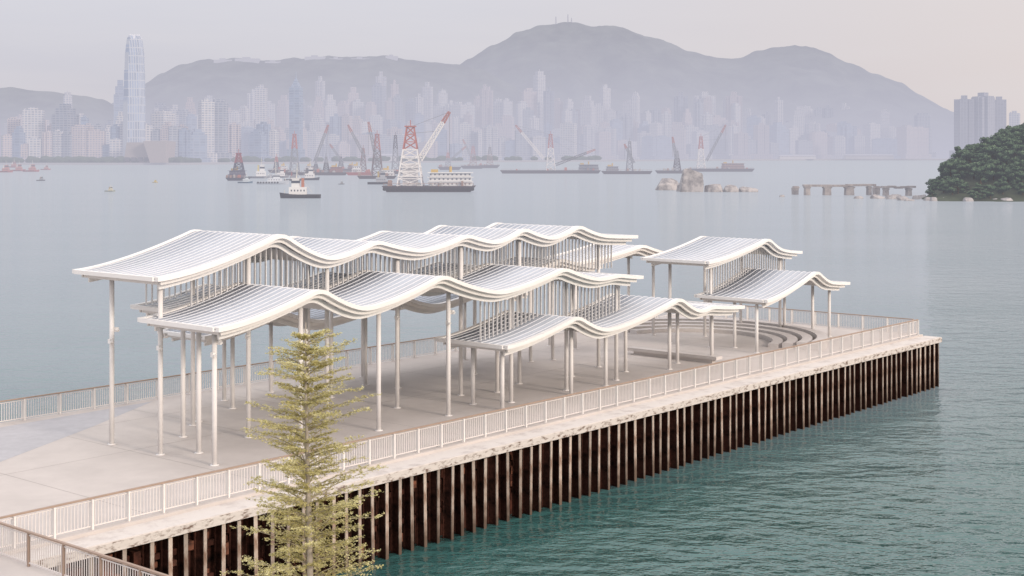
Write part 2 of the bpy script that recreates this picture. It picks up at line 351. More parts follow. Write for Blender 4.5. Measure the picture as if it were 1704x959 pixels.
kD=[(14.6,9.65),(19,10.4),(22,9.7),(27,10.5),(30,9.7),(36,10.5),(38,9.7),(43,10.4),(47,9.7)]
kE=[(19,7.7),(24,8.6),(27,7.8),(33,8.7),(36,7.9),(41,8.7),(45,7.9)]
kF=[(55,9.65),(63,10.85),(65.3,9.9),(67.8,9.65)]
kG=[(56,7.25),(63,8.75),(65.3,7.8),(67.8,7.6)]
kH=[(49.2,9.6),(57,10.4),(61,9.6)]
fB=profile(kB); fC=profile(kC); fG=profile(kG); fD=profile(kD)
def lowB(u): return fB(u)+.02 if u<42.3 else 9.75
canopy('highest and longest wavy canopy, rising over the rear middle of the deck',kA,7.5,13.8,
  [(12.4,8.3,1),(17.3,8.3,1),(22.2,8.3),(27.1,8.3,1),(32,8.3),(37,8.3),(45,8.6),(12.3,11.8,1),(17.4,12.6),(24.8,12.6),(31.5,12.6),(38,12.6),(45.5,12.6)],
  [(8.5,14.2,46.5,lowB),(13.0,15,46.5,lambda u: fD(u)+.02)])
canopy('middle height wavy canopy of three swells in front of the highest one',kB,3.5,8.9,
  [(12.6,4.8,1),(17.4,4.8,1),(22.3,4.8),(27.2,4.8,1),(32.1,4.8),(37,4.9),(41.6,4.8),(13.7,7.3),(20,7.4),(34,7.4),(41,7.6)],
  [(4.6,29.4,41.8,lambda u: fC(u)+.02)])
canopy('low front wavy canopy of two swells nearest the piled edge',kC,2.4,7.1,
  [(30.2,3.8),(36,3.8),(39.6,4.1),(47,4.7),(51.2,4.3),(30.4,6),(44.5,6.2),(49.4,5.7)])
canopy('rear wavy canopy half hidden beneath the highest one',kD,10,13.6,[(15.4,10.7),(18.2,13.2),(27,13.2),(36.3,13.2),(44,13.2)])
canopy('lowest rear wavy canopy beside the far railing',kE,13.9,17.6,[(21.5,14.7),(31,14.7),(22.7,16.9),(26,17),(33,17),(42,17)])
canopy('tall single swell canopy near the seaward end, behind the low one',kF,7,12.3,[(57,8),(66.5,8),(57,11.3),(66.5,11.3),(61.5,11.3)],[(8.0,56.6,67.3,lambda u: fG(u)+.02)])
canopy('low single swell canopy nearest the seaward end of the pier',kG,3.2,8.6,[(56.6,4.2),(57.8,6.6),(66.2,5.2),(67.2,4.4),(66.8,7.8)])
canopy('small canopy showing in the gap right of the highest canopy',kH,13.6,17.5,[(50.5,14.6),(59.8,14.6),(59.8,16.8),(50.5,16.8)])
# ---------------------------------------------------------------- amphitheatre benches
seatm=mat('bench_concrete',(.64,.60,.575),.8,var=.08,vscale=2)
def arc_bench(label,r,h,wd=.7):
    mb=MB(); rs=[]
    for i in range(49):
        a=R(-80+160*i/48); c,s=math.cos(a),math.sin(a)
        rs.append([(r*c,r*s,0),((r+wd)*c,(r+wd)*s,0),((r+wd)*c,(r+wd)*s,h),(r*c,r*s,h)])
    mb.rings(rs); o=mb.build('curved_bench',seatm,None,loc=W(58.5,10.4,DK),rz=PA); tag(o,label,'bench','curved benches at the seaward end')
arc_bench('outermost and highest curved concrete bench at the seaward end',8.5,.62)
arc_bench('third curved bench, just inside the outermost one',7.5,.5)
arc_bench('second curved bench counted from the innermost one',6.5,.38)
arc_bench('innermost and lowest curved concrete bench at the seaward end',5.5,.26)
mb=MB(); mb.box(50.6,51.3,3.6,10.4,DK+.25,DK+.45); mb.box(50.75,51.15,4,10,DK,DK+.25)
tag(pbuild(mb,'straight_bench',seatm,51,7,DK),'straight low concrete bench facing the curved benches','bench')
# ---------------------------------------------------------------- foreground tree
TY=32.0; tx=(513-CX)*TY/F; k=TY/F
tree=empty('young_tree',(tx,TY,DK),0,'slender young tree with layered yellow green branches in front of the pier','tree')
zt=HC-(536-HY)*k-DK
mb=MB(); pr=Vector((0,0,0)); nseg=16
for i in range(nseg):
    t=(i+1)/nseg; q=Vector((.05*math.sin(t*5),.04*math.cos(t*4)-.04,zt*t)); mb.tube(pr,q,.10*(1-(i/nseg))+.012,.10*(1-t)+.012,8,False); pr=q
mb.build('trunk',mat('pale_bark',(.46,.41,.35),.8,var=.3,vscale=8),tree,True)
tiers=[(552,26),(566,44),(584,62),(602,84),(620,76),(640,62),(660,76),(682,94),(702,90),(724,68),(744,90),(762,96),(782,86),(806,112),(826,106),(846,100),(864,116),(884,104),(908,112),(930,112),(955,104),(980,110),(1010,110)]
br=MB(); lf=MB()
for (py,rp_) in tiers:
    r=rp_*k; z0=HC-(py-HY)*k-DK
    nb=6 if rp_<60 else 8; a0=random.random()*6.28
    for b in range(nb):
        a=a0+6.28*b/nb+random.uniform(-.4,.4); ln=r*random.choice((.5,.8,1.0,1.12)); lift=random.uniform(.25,.55); z1=z0+random.uniform(-.08,.08)
        d=Vector((math.cos(a),math.sin(a),0)); sd_=Vector((-d.y,d.x,0)); pts=[]
        for j in range(8):
            t=j/7; pts.append(Vector((0,0,z1-.18))+d*(ln*t)+Vector((0,0,ln*lift*(t-.25*t*t)))+sd_*(.05*math.sin(t*4+a)))
        for j in range(7): br.tube(pts[j],pts[j+1],.013*(1-j/7.5)+.003,.013*(1-(j+1)/7.5)+.003,5,False)
        for j in range(1,8):
            for sg in (-1,1):
                if random.random()<.1: continue
                tl=ln*random.uniform(.2,.42)*(1.15-j/10); td=(d*random.uniform(.6,1)+sd_*sg*random.uniform(.35,.9)+Vector((0,0,random.uniform(.0,.25)))).normalized()
                e_=pts[j]+td*tl; br.tube(pts[j],e_,.004,.0025,3,False)
                for q_ in range(int(10+tl*56)):
                    c=pts[j].lerp(e_,random.random()**.7)+Vector((random.gauss(0,.032),random.gauss(0,.032),random.gauss(.012,.018)))
                    s=random.uniform(.013,.028); an=random.random()*6.28
                    x=Vector((math.cos(an),math.sin(an),random.uniform(-.5,.5)))*s*1.3; y=Vector((-math.sin(an),math.cos(an),random.uniform(-.6,.6)))*s*.8
                    lf.m=random.choice((0,0,1,1,2)); lf.add([c-x,c-y,c+x,c+y],[(0,1,2,3)])
br.build('branches',mat('twig_bark',(.38,.33,.24),.8),tree,True)
def leafm(n,c):
    m=mat(n,c,.6); nt=m.node_tree; N=nt.nodes; L=nt.links; p=[x for x in N if x.type=='BSDF_PRINCIPLED'][0]; o=[x for x in N if x.type=='OUTPUT_MATERIAL'][0]
    t=N.new('ShaderNodeBsdfTranslucent'); t.inputs[0].default_value=(*c,1); mx=N.new('ShaderNodeMixShader'); mx.inputs[0].default_value=.45
    L.new(p.outputs[0],mx.inputs[1]); L.new(t.outputs[0],mx.inputs[2]); L.new(mx.outputs[0],o.inputs[0]); return m
lf.build('crown',[leafm('leaf_olive',(.62,.57,.27)),leafm('leaf_light',(.78,.73,.42)),leafm('leaf_dark',(.40,.37,.16))],tree)
# ---------------------------------------------------------------- hills
def interp(keys,x):
    if x<=keys[0][0]: return keys[0][1]
    for (a,ya),(b,yb) in zip(keys,keys[1:]):
        if x<=b:
            t=(x-a)/(b-a); t=t*t*(3-2*t)*.5+t*.5; return ya+(yb-ya)*t
    return keys[-1][1]
def ridge(name,label,keys,Y,front,back,m,nx=150,ny=26,rough=.25,seed=0):
    x0,x1=keys[0][0],keys[-1][0]; mb=MB(); vs=[]; fs=[]
    for j in range(ny+1):
        s=j/ny*(front+back)-front
        t=1-abs(s)/(front if s<0 else back)
        for i in range(nx+1):
            px=x0+(x1-x0)*i/nx; X=(px-CX)*Y/F; top=HC+(HY-interp(keys,px))*Y/F
            P=Vector((X*.0022+seed,s*.0022,seed)); nzv=noise.fractal(P,1.0,2.0,5)
            h=top*(t**1.15)*(1-rough*(1-t)*2*abs(nzv)) - (2 if t<.01 else 0)
            if t>.9: h+=noise.fractal(P*9,1,2,3)*top*.016
            vs.append((X,Y+s,h))
    for j in range(ny):
        for i in range(nx):
            a=j*(nx+1)+i; fs.append((a,a+1,a+nx+2,a+nx+1))
    mb.add(vs,fs); return struct(name,mb,m,label,smooth=True)
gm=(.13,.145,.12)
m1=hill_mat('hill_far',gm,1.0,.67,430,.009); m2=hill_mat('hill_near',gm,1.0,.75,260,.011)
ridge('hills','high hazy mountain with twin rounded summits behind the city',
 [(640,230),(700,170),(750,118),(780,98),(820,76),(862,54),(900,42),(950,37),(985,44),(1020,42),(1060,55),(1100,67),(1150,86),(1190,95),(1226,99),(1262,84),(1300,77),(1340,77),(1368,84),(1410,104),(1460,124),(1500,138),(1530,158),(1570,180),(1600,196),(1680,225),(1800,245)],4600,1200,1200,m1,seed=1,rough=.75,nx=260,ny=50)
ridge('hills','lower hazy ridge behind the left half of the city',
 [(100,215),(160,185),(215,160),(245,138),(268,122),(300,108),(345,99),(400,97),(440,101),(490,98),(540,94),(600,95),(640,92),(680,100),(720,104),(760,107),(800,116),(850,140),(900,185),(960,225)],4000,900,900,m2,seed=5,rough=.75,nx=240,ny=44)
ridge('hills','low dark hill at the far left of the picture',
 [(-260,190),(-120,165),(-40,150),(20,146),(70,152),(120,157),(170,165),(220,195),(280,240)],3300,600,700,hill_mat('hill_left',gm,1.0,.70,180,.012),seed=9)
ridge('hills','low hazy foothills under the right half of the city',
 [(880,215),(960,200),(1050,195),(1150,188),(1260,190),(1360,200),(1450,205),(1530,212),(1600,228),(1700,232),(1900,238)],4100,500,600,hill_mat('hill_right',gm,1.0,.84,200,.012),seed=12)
def shoreY(px): return 2000+ (0 if px<300 else min(1,(px-300)/1100)*1250)
mb=MB(); fr=[]; 
for px in range(-300,2000,50):
    Y=shoreY(px); fr.append(((px-CX)*Y/F,Y))
poly=fr+[(3500,6500),(-3500,6500)]
mb.prism(poly,-2,3.2); struct('shoreline',mb,hm((.35,.34,.33),.74),'low concrete seawall and land under the city skyline')
# far waterfront trees, one mass
rn=random.Random(3); bm=bmesh.new()
for i in range(190):
    px=rn.choice((rn.uniform(-40,330),rn.uniform(-40,330),rn.uniform(330,1000))); Y=shoreY(px)+rn.uniform(8,22); r=rn.uniform(4,8)
    mt=Matrix.Translation(((px-CX)*Y/F,Y,4+r*.35))@Matrix.Diagonal((r*1.3,r,r*.75,1))
    res=bmesh.ops.create_icosphere(bm,subdivisions=2,radius=1)
    for v in res['verts']: v.co=mt@(v.co*(1+.35*noise.noise(v.co*2.3+Vector((i,0,0)))))
me=bpy.data.meshes.new('waterfront_trees'); bm.to_mesh(me); bm.free(); me.materials.append(hm((.06,.09,.055),.64)); o=bpy.data.objects.new('waterfront_trees',me); COL.objects.link(o)
tag(o,'far low belt of dark green trees along the city waterfront','trees',kind='stuff')
mm=hm((.3,.3,.32),.7)
for px,h,lb in ((925,12,'shorter radio mast left of the summit mast'),(945,16,'tallest radio mast standing on the highest summit'),(951,10,'short thin mast just right of the summit mast')):
    Y=4600; s=Y/F; z=HC+(HY-40)*s; mb=MB(); mb.lattice((0,0,-8),5,(0,0,h*s),1,5,.6,False); o=mb.build('radio_mast',mm,None,loc=((px-CX)*s,Y,z)); tag(o,lb,'mast')
# ---------------------------------------------------------------- city
tm=[]
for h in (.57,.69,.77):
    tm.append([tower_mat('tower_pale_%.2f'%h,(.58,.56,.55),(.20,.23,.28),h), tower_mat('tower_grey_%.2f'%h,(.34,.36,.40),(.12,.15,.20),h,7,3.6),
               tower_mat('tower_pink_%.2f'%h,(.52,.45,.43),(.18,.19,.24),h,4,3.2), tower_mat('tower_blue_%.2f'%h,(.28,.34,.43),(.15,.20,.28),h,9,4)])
tones=['pale','grey','pinkish','bluish']
def tower(px,pw,top,Y,style,mt,label,group='towers of the city skyline',cat='tower',name='tower_block',detail=True):
    s=Y/F; wd=pw*s; dp=wd*random.uniform(.7,1.1); H=HC+(HY-top)*s-3.2
    root=empty(name,((px-CX)*s,Y+dp/2+20,3.2),R(random.uniform(-30,30)),label,cat,group)
    b=MB(); r=MB(); pd=MB()
    if style==0:
        b.box(-wd/2,wd/2,-dp/2,dp/2,0,H*.95); r.box(-wd*.25,wd*.2,-dp*.25,dp*.25,H*.95,H); r.box(-wd*.45,-wd*.33,-dp*.3,dp*.1,H*.95,H*.975)
    elif style==1:
        b.box(-wd/2,wd/2,-dp/2,dp/2,0,H*.82); b.box(-wd*.38,wd*.38,-dp*.38,dp*.38,H*.82,H*.92); r.box(-wd*.22,wd*.22,-dp*.2,dp*.2,H*.92,H)
    elif style==2:
        b.box(-wd/2,wd/2,-dp*.2,dp*.2,0,H*.94); b.box(-wd*.2,wd*.2,-dp/2,dp/2,0,H*.945); b.box(-wd*.42,-wd*.26,-dp*.35,dp*.35,0,H*.93); b.box(wd*.26,wd*.42,-dp*.35,dp*.35,0,H*.93); r.box(-wd*.15,wd*.15,-dp*.2,dp*.2,H*.945,H)
    elif style==3:
        ch=.14*wd; pl=[(-wd/2+ch,-dp/2),(wd/2-ch,-dp/2),(wd/2,-dp/2+ch),(wd/2,dp/2-ch),(wd/2-ch,dp/2),(-wd/2+ch,dp/2),(-wd/2,dp/2-ch),(-wd/2,-dp/2+ch)]
        b.prism(pl,0,H*.93); r.prism([(x*.7,y*.7) for x,y in pl],H*.93,H*.975); r.tube((0,0,H*.975),(0,0,H),1.2,.5,6)
    else:
        b.box(-wd/2,wd/2,-dp/2,dp/2,0,H*.86); r.tbox(0,0,wd*.8,dp*.8,wd*.15,dp*.15,H*.86,H*.96); r.tube((0,0,H*.95),(0,0,H*1.05),1.2,.3,6)
    b.build('tower_shaft',mt,root); r.build('roof_plant',mt,root)
    if detail:
        pd.box(-wd*.7,wd*.7,-dp*.62,dp*.55,0,min(22,H*.14)); pd.build('podium',mt,root)
    return root
anch=['at the far left end of the skyline','near the far left end of the skyline','midway to the tall round-topped tower','just left of the tall round-topped tower',
'beside the tall round-topped tower','just right of the tall round-topped tower','left of the black lattice-masted ship','directly above the black lattice-masted ship',
'above the white launches','above the small tugboat','right of and above the tugboat','above the red hulled work barge','above the red lattice crane barge',
'above the big crane barge tower','behind the big crane jib tip','above the big barge deck house','below the high mountain\'s left foot','above the central barge\'s left jib',
'below the highest summit','just right of the highest summit','above the grey masted barge','above the leftmost boulder','just left of the tallest boulder',
'directly above the tallest boulder','above the flat right boulders','between the boulders and ruined jetty','above the ruined jetty\'s left end','above the ruined jetty\'s middle',
'right of the ruined jetty\'s middle','above the ruined jetty\'s right end','just left of the wooded headland']
rowname=['waterfront','midslope','hillside']
midtop=[(0,205),(120,200),(280,200),(450,194),(600,188),(750,192),(950,194),(1150,200),(1400,210),(1560,222)]
backtop=[(0,215),(100,210),(200,190),(300,172),(420,158),(560,154),(660,142),(760,156),(900,160),(1000,166),(1100,168),(1250,172),(1400,188),(1500,196),(1560,212)]
for k_,an in enumerate(anch):
    for row in range(3):
        for sd2 in range(3):
            px=k_*50+8+17*sd2+random.uniform(-5,5)+(row*6-6)
            if 198<px<250: 
                if row>0: px=252+random.uniform(0,14)
            if row==2 and px<110: top=random.uniform(190,215)
            elif row==0: top=random.uniform(202,240)
            elif row==1: top=interp(midtop,px)+random.uniform(-16,20)
            else: top=interp(backtop,px)+random.uniform(-18,22)
            Y=shoreY(px)+[40,320,640][row]+random.uniform(0,160)
            if px<300: Y=shoreY(px)+[40,200,420][row]
            hz_=0 if Y<2250 else (1 if Y<2800 else 2)
            ti=random.choice((0,0,1,2,2,3) if row<2 else (0,0,2,1))
            pwid=random.uniform(16,28) if row==0 else random.uniform(13,23)
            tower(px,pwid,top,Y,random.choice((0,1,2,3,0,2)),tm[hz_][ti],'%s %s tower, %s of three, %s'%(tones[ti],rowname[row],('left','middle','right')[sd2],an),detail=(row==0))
def special(*a,**k): return tower(*a,group=None,**k)
Y=2060; s=Y/F; root=empty('tall_tower',((224-CX)*s,Y,3.2),R(10),'very tall tapering tower with rounded crown, highest on the left','tower')
H=HC+(HY-58)*s-3.2; mb=MB()
def oct_(w): c=.22*w; return [(-w/2+c,-w/2),(w/2-c,-w/2),(w/2,-w/2+c),(w/2,w/2-c),(w/2-c,w/2),(-w/2+c,w/2),(-w/2,w/2-c),(-w/2,-w/2+c)]
rs=[]
for t,wv in ((0,36),(.25,35.5),(.5,34.5),(.502,33.5),(.72,32),(.722,31),(.86,29.5),(.862,28.5),(.93,26),(.965,23.5),(.99,19)): rs.append([(x*s,y*s,H*t) for x,y in oct_(wv)])
mb.rings(rs); mb.build('tower_shaft',tower_mat('supertall_glass',(.50,.53,.58),(.22,.27,.36),.52,3.5,12),root)
mb=MB()
for i in range(16):
    a=6.283*i/16; mb.tbox(11*s*math.cos(a),11*s*math.sin(a),2.2,2.2,1.2,1.2,H*.965,H*1.0,8*s*math.cos(a),8*s*math.sin(a))
mb.build('crown_fins',hm((.8,.8,.82),.55),root)
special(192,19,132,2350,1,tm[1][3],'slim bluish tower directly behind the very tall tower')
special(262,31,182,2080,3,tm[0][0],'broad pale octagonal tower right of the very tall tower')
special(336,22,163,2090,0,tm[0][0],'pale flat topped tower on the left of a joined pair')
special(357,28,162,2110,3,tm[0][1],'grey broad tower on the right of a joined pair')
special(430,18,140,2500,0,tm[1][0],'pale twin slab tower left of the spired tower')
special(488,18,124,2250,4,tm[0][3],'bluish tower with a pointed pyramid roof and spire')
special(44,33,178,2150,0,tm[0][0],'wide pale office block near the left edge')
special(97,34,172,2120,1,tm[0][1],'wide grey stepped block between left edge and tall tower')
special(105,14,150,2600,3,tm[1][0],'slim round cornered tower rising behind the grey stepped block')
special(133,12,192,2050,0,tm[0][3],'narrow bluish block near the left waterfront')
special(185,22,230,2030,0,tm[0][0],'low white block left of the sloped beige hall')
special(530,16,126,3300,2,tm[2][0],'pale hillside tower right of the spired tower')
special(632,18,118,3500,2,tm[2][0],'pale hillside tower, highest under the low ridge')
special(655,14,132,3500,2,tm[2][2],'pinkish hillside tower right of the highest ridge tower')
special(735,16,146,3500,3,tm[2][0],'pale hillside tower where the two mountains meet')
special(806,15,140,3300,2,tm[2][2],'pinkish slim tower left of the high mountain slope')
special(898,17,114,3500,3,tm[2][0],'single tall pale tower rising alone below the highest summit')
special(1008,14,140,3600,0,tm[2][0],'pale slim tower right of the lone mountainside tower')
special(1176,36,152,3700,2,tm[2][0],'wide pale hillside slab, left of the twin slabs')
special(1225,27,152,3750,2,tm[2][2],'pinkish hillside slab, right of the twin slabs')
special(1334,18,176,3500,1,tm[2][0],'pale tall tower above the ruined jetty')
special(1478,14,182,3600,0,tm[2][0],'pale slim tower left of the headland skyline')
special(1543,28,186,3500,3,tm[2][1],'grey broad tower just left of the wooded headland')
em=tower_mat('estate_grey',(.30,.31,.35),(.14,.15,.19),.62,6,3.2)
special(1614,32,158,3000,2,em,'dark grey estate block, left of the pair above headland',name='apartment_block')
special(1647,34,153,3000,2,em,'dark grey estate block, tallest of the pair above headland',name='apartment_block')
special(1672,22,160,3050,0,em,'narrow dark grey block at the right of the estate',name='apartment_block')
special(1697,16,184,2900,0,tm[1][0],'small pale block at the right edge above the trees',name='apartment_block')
Y=1995; s=Y/F; root=empty('waterfront_hall',((240-CX)*s,Y+20,3.2),0,'sloped beige hall on the waterfront below the very tall tower','building')
hb=hm((.30,.27,.26),.60); mb=MB(); mb.tbox(-8*s,20,60*s,60,52*s,50,0,34*s); mb.build('main_wall',hb,root)
mb=MB(); mb.tbox(24*s,0,26*s,50,38*s,60,0,36*s,20*s,0); mb.build('side_wing',hm((.38,.34,.33),.60),root)
mb=MB(); 
for i in range(5): mb.box((-34+i*11)*s,(-27+i*11)*s,-16,-12,3*s,9*s)
mb.build('window',hm((.12,.12,.14),.6),root)
for (px,w_,t_,lb) in ((640,34,256,'low pale shed on the far waterfront behind crane barges'),(1330,60,258,'long low pale building under the right skyline'),(1450,80,257,'longest low pale building left of the headland')):
    Y=shoreY(px)-5; s=Y/F; root=empty('waterfront_shed',((px-CX)*s,Y+25,3.2),0,lb,'building'); H=HC+(HY-t_)*s-3.2
    mb=MB(); mb.box(-w_*s/2,w_*s/2,-10,10,0,H*.75); mb.build('wall',hm((.6,.58,.56),.75),root)
    mb=MB(); mb.tbox(0,0,w_*s*1.04,24,w_*s*.96,4,H*.75,H); mb.build('roof',hm((.45,.45,.5),.75),root)
for i,(px,py,w_) in enumerate(((372,96,30),(412,94,40),(455,99,26),(525,91,34),(560,94,22),(600,94,30),(652,90,20))):
    Y=3990; s=Y/F; root=empty('ridge_building',((px-CX)*s,Y,HC+(HY-py-8)*s),0,'low pale building on the left ridge, '+['leftmost of seven','second from left','third from left, small','widest right of centre','small one right of centre','second from the right','rightmost of seven'][i],'building','buildings along the ridge top')
    mb=MB(); mb.box(-w_*s/2,w_*s/2,-12,12,-10,4*s); mb.build('wall',hm((.5,.5,.5),.82),root)
    mb=MB(); mb.box(-w_*s*.2,w_*s*.1,-8,8,4*s,6.5*s); mb.build('roof_plant',hm((.45,.45,.46),.82),root)
# ---------------------------------------------------------------- vessels
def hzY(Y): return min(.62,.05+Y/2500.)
def hull_rings(L_,B,zd,bow=.35,sheer=.5):
    rs=[]
    for i in range(13):
        t=i/12; x=-L_/2+L_*t
        w=B/2*(1 if t<1-bow else max(.04,math.sqrt(max(0,1-((t-(1-bow))/bow)**2)))); w*= (.85+.15*min(1,t*6))
        z=zd*(1+sheer*max(0,(t-.5)*2)**2)
        rs.append([(x,-w*.7,-.4),(x,-w,z*.5),(x+zd*.3*t,-w,z),(x+zd*.3*t,w,z),(x,w,z*.5),(x,w*.7,-.4)])
    return rs
def tug(label,px,py,Lpx,hullc,supc,funnelc,mast=0,flip=1,name='tugboat',group='vessels in the harbour',cat='boat',hs=1.35):
    Y=dist(py); s=Y/F; L_=Lpx*s; h=hzY(Y); B=L_*.3; zd=L_*.095; k2=zd*hs
    root=empty(name,((px-CX)*s,Y,0),0 if flip>0 else math.pi,label,cat,group)
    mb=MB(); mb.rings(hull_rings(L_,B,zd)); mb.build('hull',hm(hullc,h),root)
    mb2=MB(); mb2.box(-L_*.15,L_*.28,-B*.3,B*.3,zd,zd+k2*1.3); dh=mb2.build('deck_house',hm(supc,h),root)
    mb=MB()
    for j in range(5): mb.box(-L_*.12+j*L_*.08,-L_*.09+j*L_*.08,-B*.31,B*.31,zd+k2*.55,zd+k2*.85)
    mb.build('window_row',hm((.06,.07,.09),h),dh)
    zz=zd+k2*1.3
    mb=MB(); mb.tbox(L_*.12,0,L_*.2,B*.5,L_*.17,B*.45,zz,zz+k2*1.5); mb.box(L_*.0,L_*.24,-B*.29,B*.29,zz+k2*1.5,zz+k2*1.62); w_h=mb.build('wheelhouse',hm(supc,h),root)
    mb=MB(); mb.box(L_*.022,L_*.222,-B*.255,B*.255,zz+k2*.7,zz+k2*1.15); mb.build('window',hm((.05,.06,.08),h),w_h)
    mb=MB(); mb.tbox(-L_*.06,0,L_*.07,B*.25,L_*.06,B*.2,zz,zz+k2*1.6); mb.build('funnel',hm(funnelc,h),root)
    mh=mast*s if mast else zd*8
    mb=MB(); mb.tube((L_*.1,0,zz+k2*1.5),(L_*.08,0,mh),.014*L_,.006*L_,6); mb.box(L_*.05,L_*.12,-B*.2,B*.2,mh*.8,mh*.8+.1); mb.tube((L_*.4,0,zd*1.3),(L_*.4,0,zd*2.2),.01*L_,n=5); mb.tube((L_*.09,0,mh*.72),(-L_*.3,0,zd*1.5),.005*L_,n=4); mb.build('mast',hm((.6,.58,.52),h),root)
    t0=None
    for i in range(8):
        for sg in (-1,1):
            if t0 is None: mb=MB(); mb.tube((0,-B*.04,0),(0,B*.04,0),zd*.3,n=8); t0=mb.build('tyre_fender',hm((.03,.03,.03),h),root); t0.location=(-L_*.45+i*L_*.09,sg*B*.5,zd*.65)
            else: cp(t0,root,(-L_*.45+i*L_*.09,sg*B*.5,zd*.65))
    return root
def crane(label,px,py,Lpx,tpx,ttop,wb,colL,colT,booms,hullc=(.05,.04,.045),house=None,hc=(.7,.69,.67),r=.3,fine=False,name='crane_barge'):
    Y=dist(py); s=Y/F; h=hzY(Y); L_=Lpx*s; B=max(12,L_*.35)
    root=empty(name,((px-CX)*s,Y+B/2,0),0,label,'barge','crane barges in the harbour')
    zd=(10 if fine else 5)*s
    mb=MB(); mb.add([(-L_/2+zd,-B/2,-.5),(L_/2-zd,-B/2,-.5),(L_/2-zd,B/2,-.5),(-L_/2+zd,B/2,-.5),(-L_/2,-B/2,zd),(L_/2,-B/2,zd),(L_/2,B/2,zd),(-L_/2,B/2,zd)],
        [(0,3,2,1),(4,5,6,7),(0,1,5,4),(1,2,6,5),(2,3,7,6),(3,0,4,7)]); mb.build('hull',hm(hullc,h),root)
    x=(tpx-px)*s; zt=(py-ttop)*s; zm=zd+(zt-zd)*.62; wB=wb*s; wT=wb*s*.28; wM=wB+(wT-wB)*.62
    mb=MB(); mb.lattice((x,0,zd),wB,(x,0,zm),wM,5 if fine else 4,r); 
    if fine:
        for f_ in (.25,.5,.75): 
            zz=zd+(zm-zd)*f_; ww=wB+(wM-wB)*f_; mb.box(x-ww*.55,x+ww*.55,-ww*.55,ww*.55,zz,zz+.35)
        mb.box(x-wB*.3,x+wB*.3,-wB*.2,wB*.2,zd,zd+wB*.9)
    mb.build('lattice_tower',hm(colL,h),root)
    mb=MB(); mb.lattice((x,0,zm),wM,(x,0,zt),wT,3,r); mb.box(x-wT*.8,x+wT*.8,-wT*.8,wT*.8,zt,zt+.5); mb.tube((x,0,zt),(x,0,zt+3),.2,n=5); mb.build('tower_head',hm(colT,h),root)
    for (bx0,by0,bx1,by1,bc) in booms:
        p_=Vector(((bx0-px)*s,-1,(py-by0)*s)); q_=Vector(((bx1-px)*s,-2,(py-by1)*s)); md=p_.lerp(q_,.78)
        mb=MB(); mb.lattice(p_,2.2 if fine else 2.0,md,1.6,9,r*.8); bo=mb.build('jib',hm(bc,h),root)
        mb=MB(); mb.lattice(md,1.6,q_,1.0,3,r*.8); mb.build('jib_tip',hm((.36,.14,.11),h),bo)
        mb=MB(); mb.tube((x,0,zt),q_,.09,n=4); mb.tube((x,0,zt*.9),p_.lerp(q_,.6),.09,n=4); mb.tube(q_,q_-Vector((0,0,(q_.z-zd)*.6)),.08,n=4); mb.build('cables',hm((.2,.2,.2),h),bo)
    if house:
        a,b,t_=house; x0,x1=(a-px)*s,(b-px)*s; zt_=(py-t_)*s; lev=3 if fine else 2
        mb=MB()
        for i in range(lev):
            z0=zd+(zt_-zd)*i/lev; z1=zd+(zt_-zd)*(i+1)/lev; ins=i*.4
            mb.box(x0+ins,x1-ins,-B*.32+ins,B*.3,z0,z1-.35); mb.box(x0-.4,x1+.4,-B*.36,B*.33,z1-.35,z1-.1)
        ho=mb.build('deck_house',hm(hc,h),root)
        nwin=max(4,int((x1-x0)/1.8)); w0=None
        for i in range(lev):
            z0=zd+(zt_-zd)*i/lev; z1=zd+(zt_-zd)*(i+1)/lev
            for j in range(nwin): 
                xx=x0+1+(x1-x0-2)*j/(nwin-1)
                if w0 is None:
                    mb=MB(); mb.box(-.36,.36,-.06,-.01,(z1-z0)*.33,(z1-z0)*.64); w0=mb.build('window',hm((.16,.17,.20),h),ho); w0.location=(xx,-B*.32+i*.4,z0)
                else: cp(w0,ho,(xx,-B*.32+i*.4,z0))
        mb=MB(); mb.tube(((x0+x1)/2,0,zt_),((x0+x1)/2,0,zt_+2.5),.6,n=8); mb.box(x0+1,x0+4,-1,1,zt_-.1,zt_+1.2); mb.build('funnel',hm((.5,.35,.1),h),ho)
    mb=MB(); rnd=random.Random(int(px))
    for i in range(12): mb.tube((-L_*.48+L_*.96*i/11,-B*.46,zd),(-L_*.48+L_*.96*i/11,-B*.46,zd+1.2),.08,n=4)
    mb.box(-L_*.48,L_*.48,-B*.47,-B*.455,zd+1.1,zd+1.25); mb.build('deck_railing',hm((.30,.20,.16),h),root)
    for i in range(6): 
        mb=MB(); xx=rnd.uniform(-L_*.45,L_*.43); ww=rnd.uniform(.8,2.4); mb.tbox(xx,-B*.38,ww,1.6,ww*.8,1.2,zd,zd+rnd.uniform(.6,2.6)); mb.build('deck_winch',hm(rnd.choice(((.30,.20,.16),(.4,.4,.38),(.4,.12,.08))),h),root)
    if fine:
        for i in range(20): 
            mb=MB(); mb.tube((-L_*.47+L_*.94*i/19,-B/2-.35,zd*.5),(-L_*.47+L_*.94*i/19,-B/2,zd*.5),.8,n=8); mb.build('tyre_fender',hm((.03,.03,.03),h),root)
    return root
wh=(.74,.71,.68); rd=(.40,.13,.10); dk=(.06,.05,.055); gr=(.24,.25,.27)
crane('big white crane barge with broad lattice tower and raised jib',713,320,156,681,211,42,wh,rd,[(697,266,747,186,wh)],house=(712,785,287),r=.34,fine=True)
crane('dark barge with red lattice tower left of the big crane barge',626,298,64,626,224,18,(.16,.12,.12),(.34,.12,.10),[(628,280,612,203,gr)],r=.28,house=(634,654,283))
crane('grey lattice tower barge directly behind the big crane barge',657,290,50,657,226,12,gr,dk,[],r=.28)
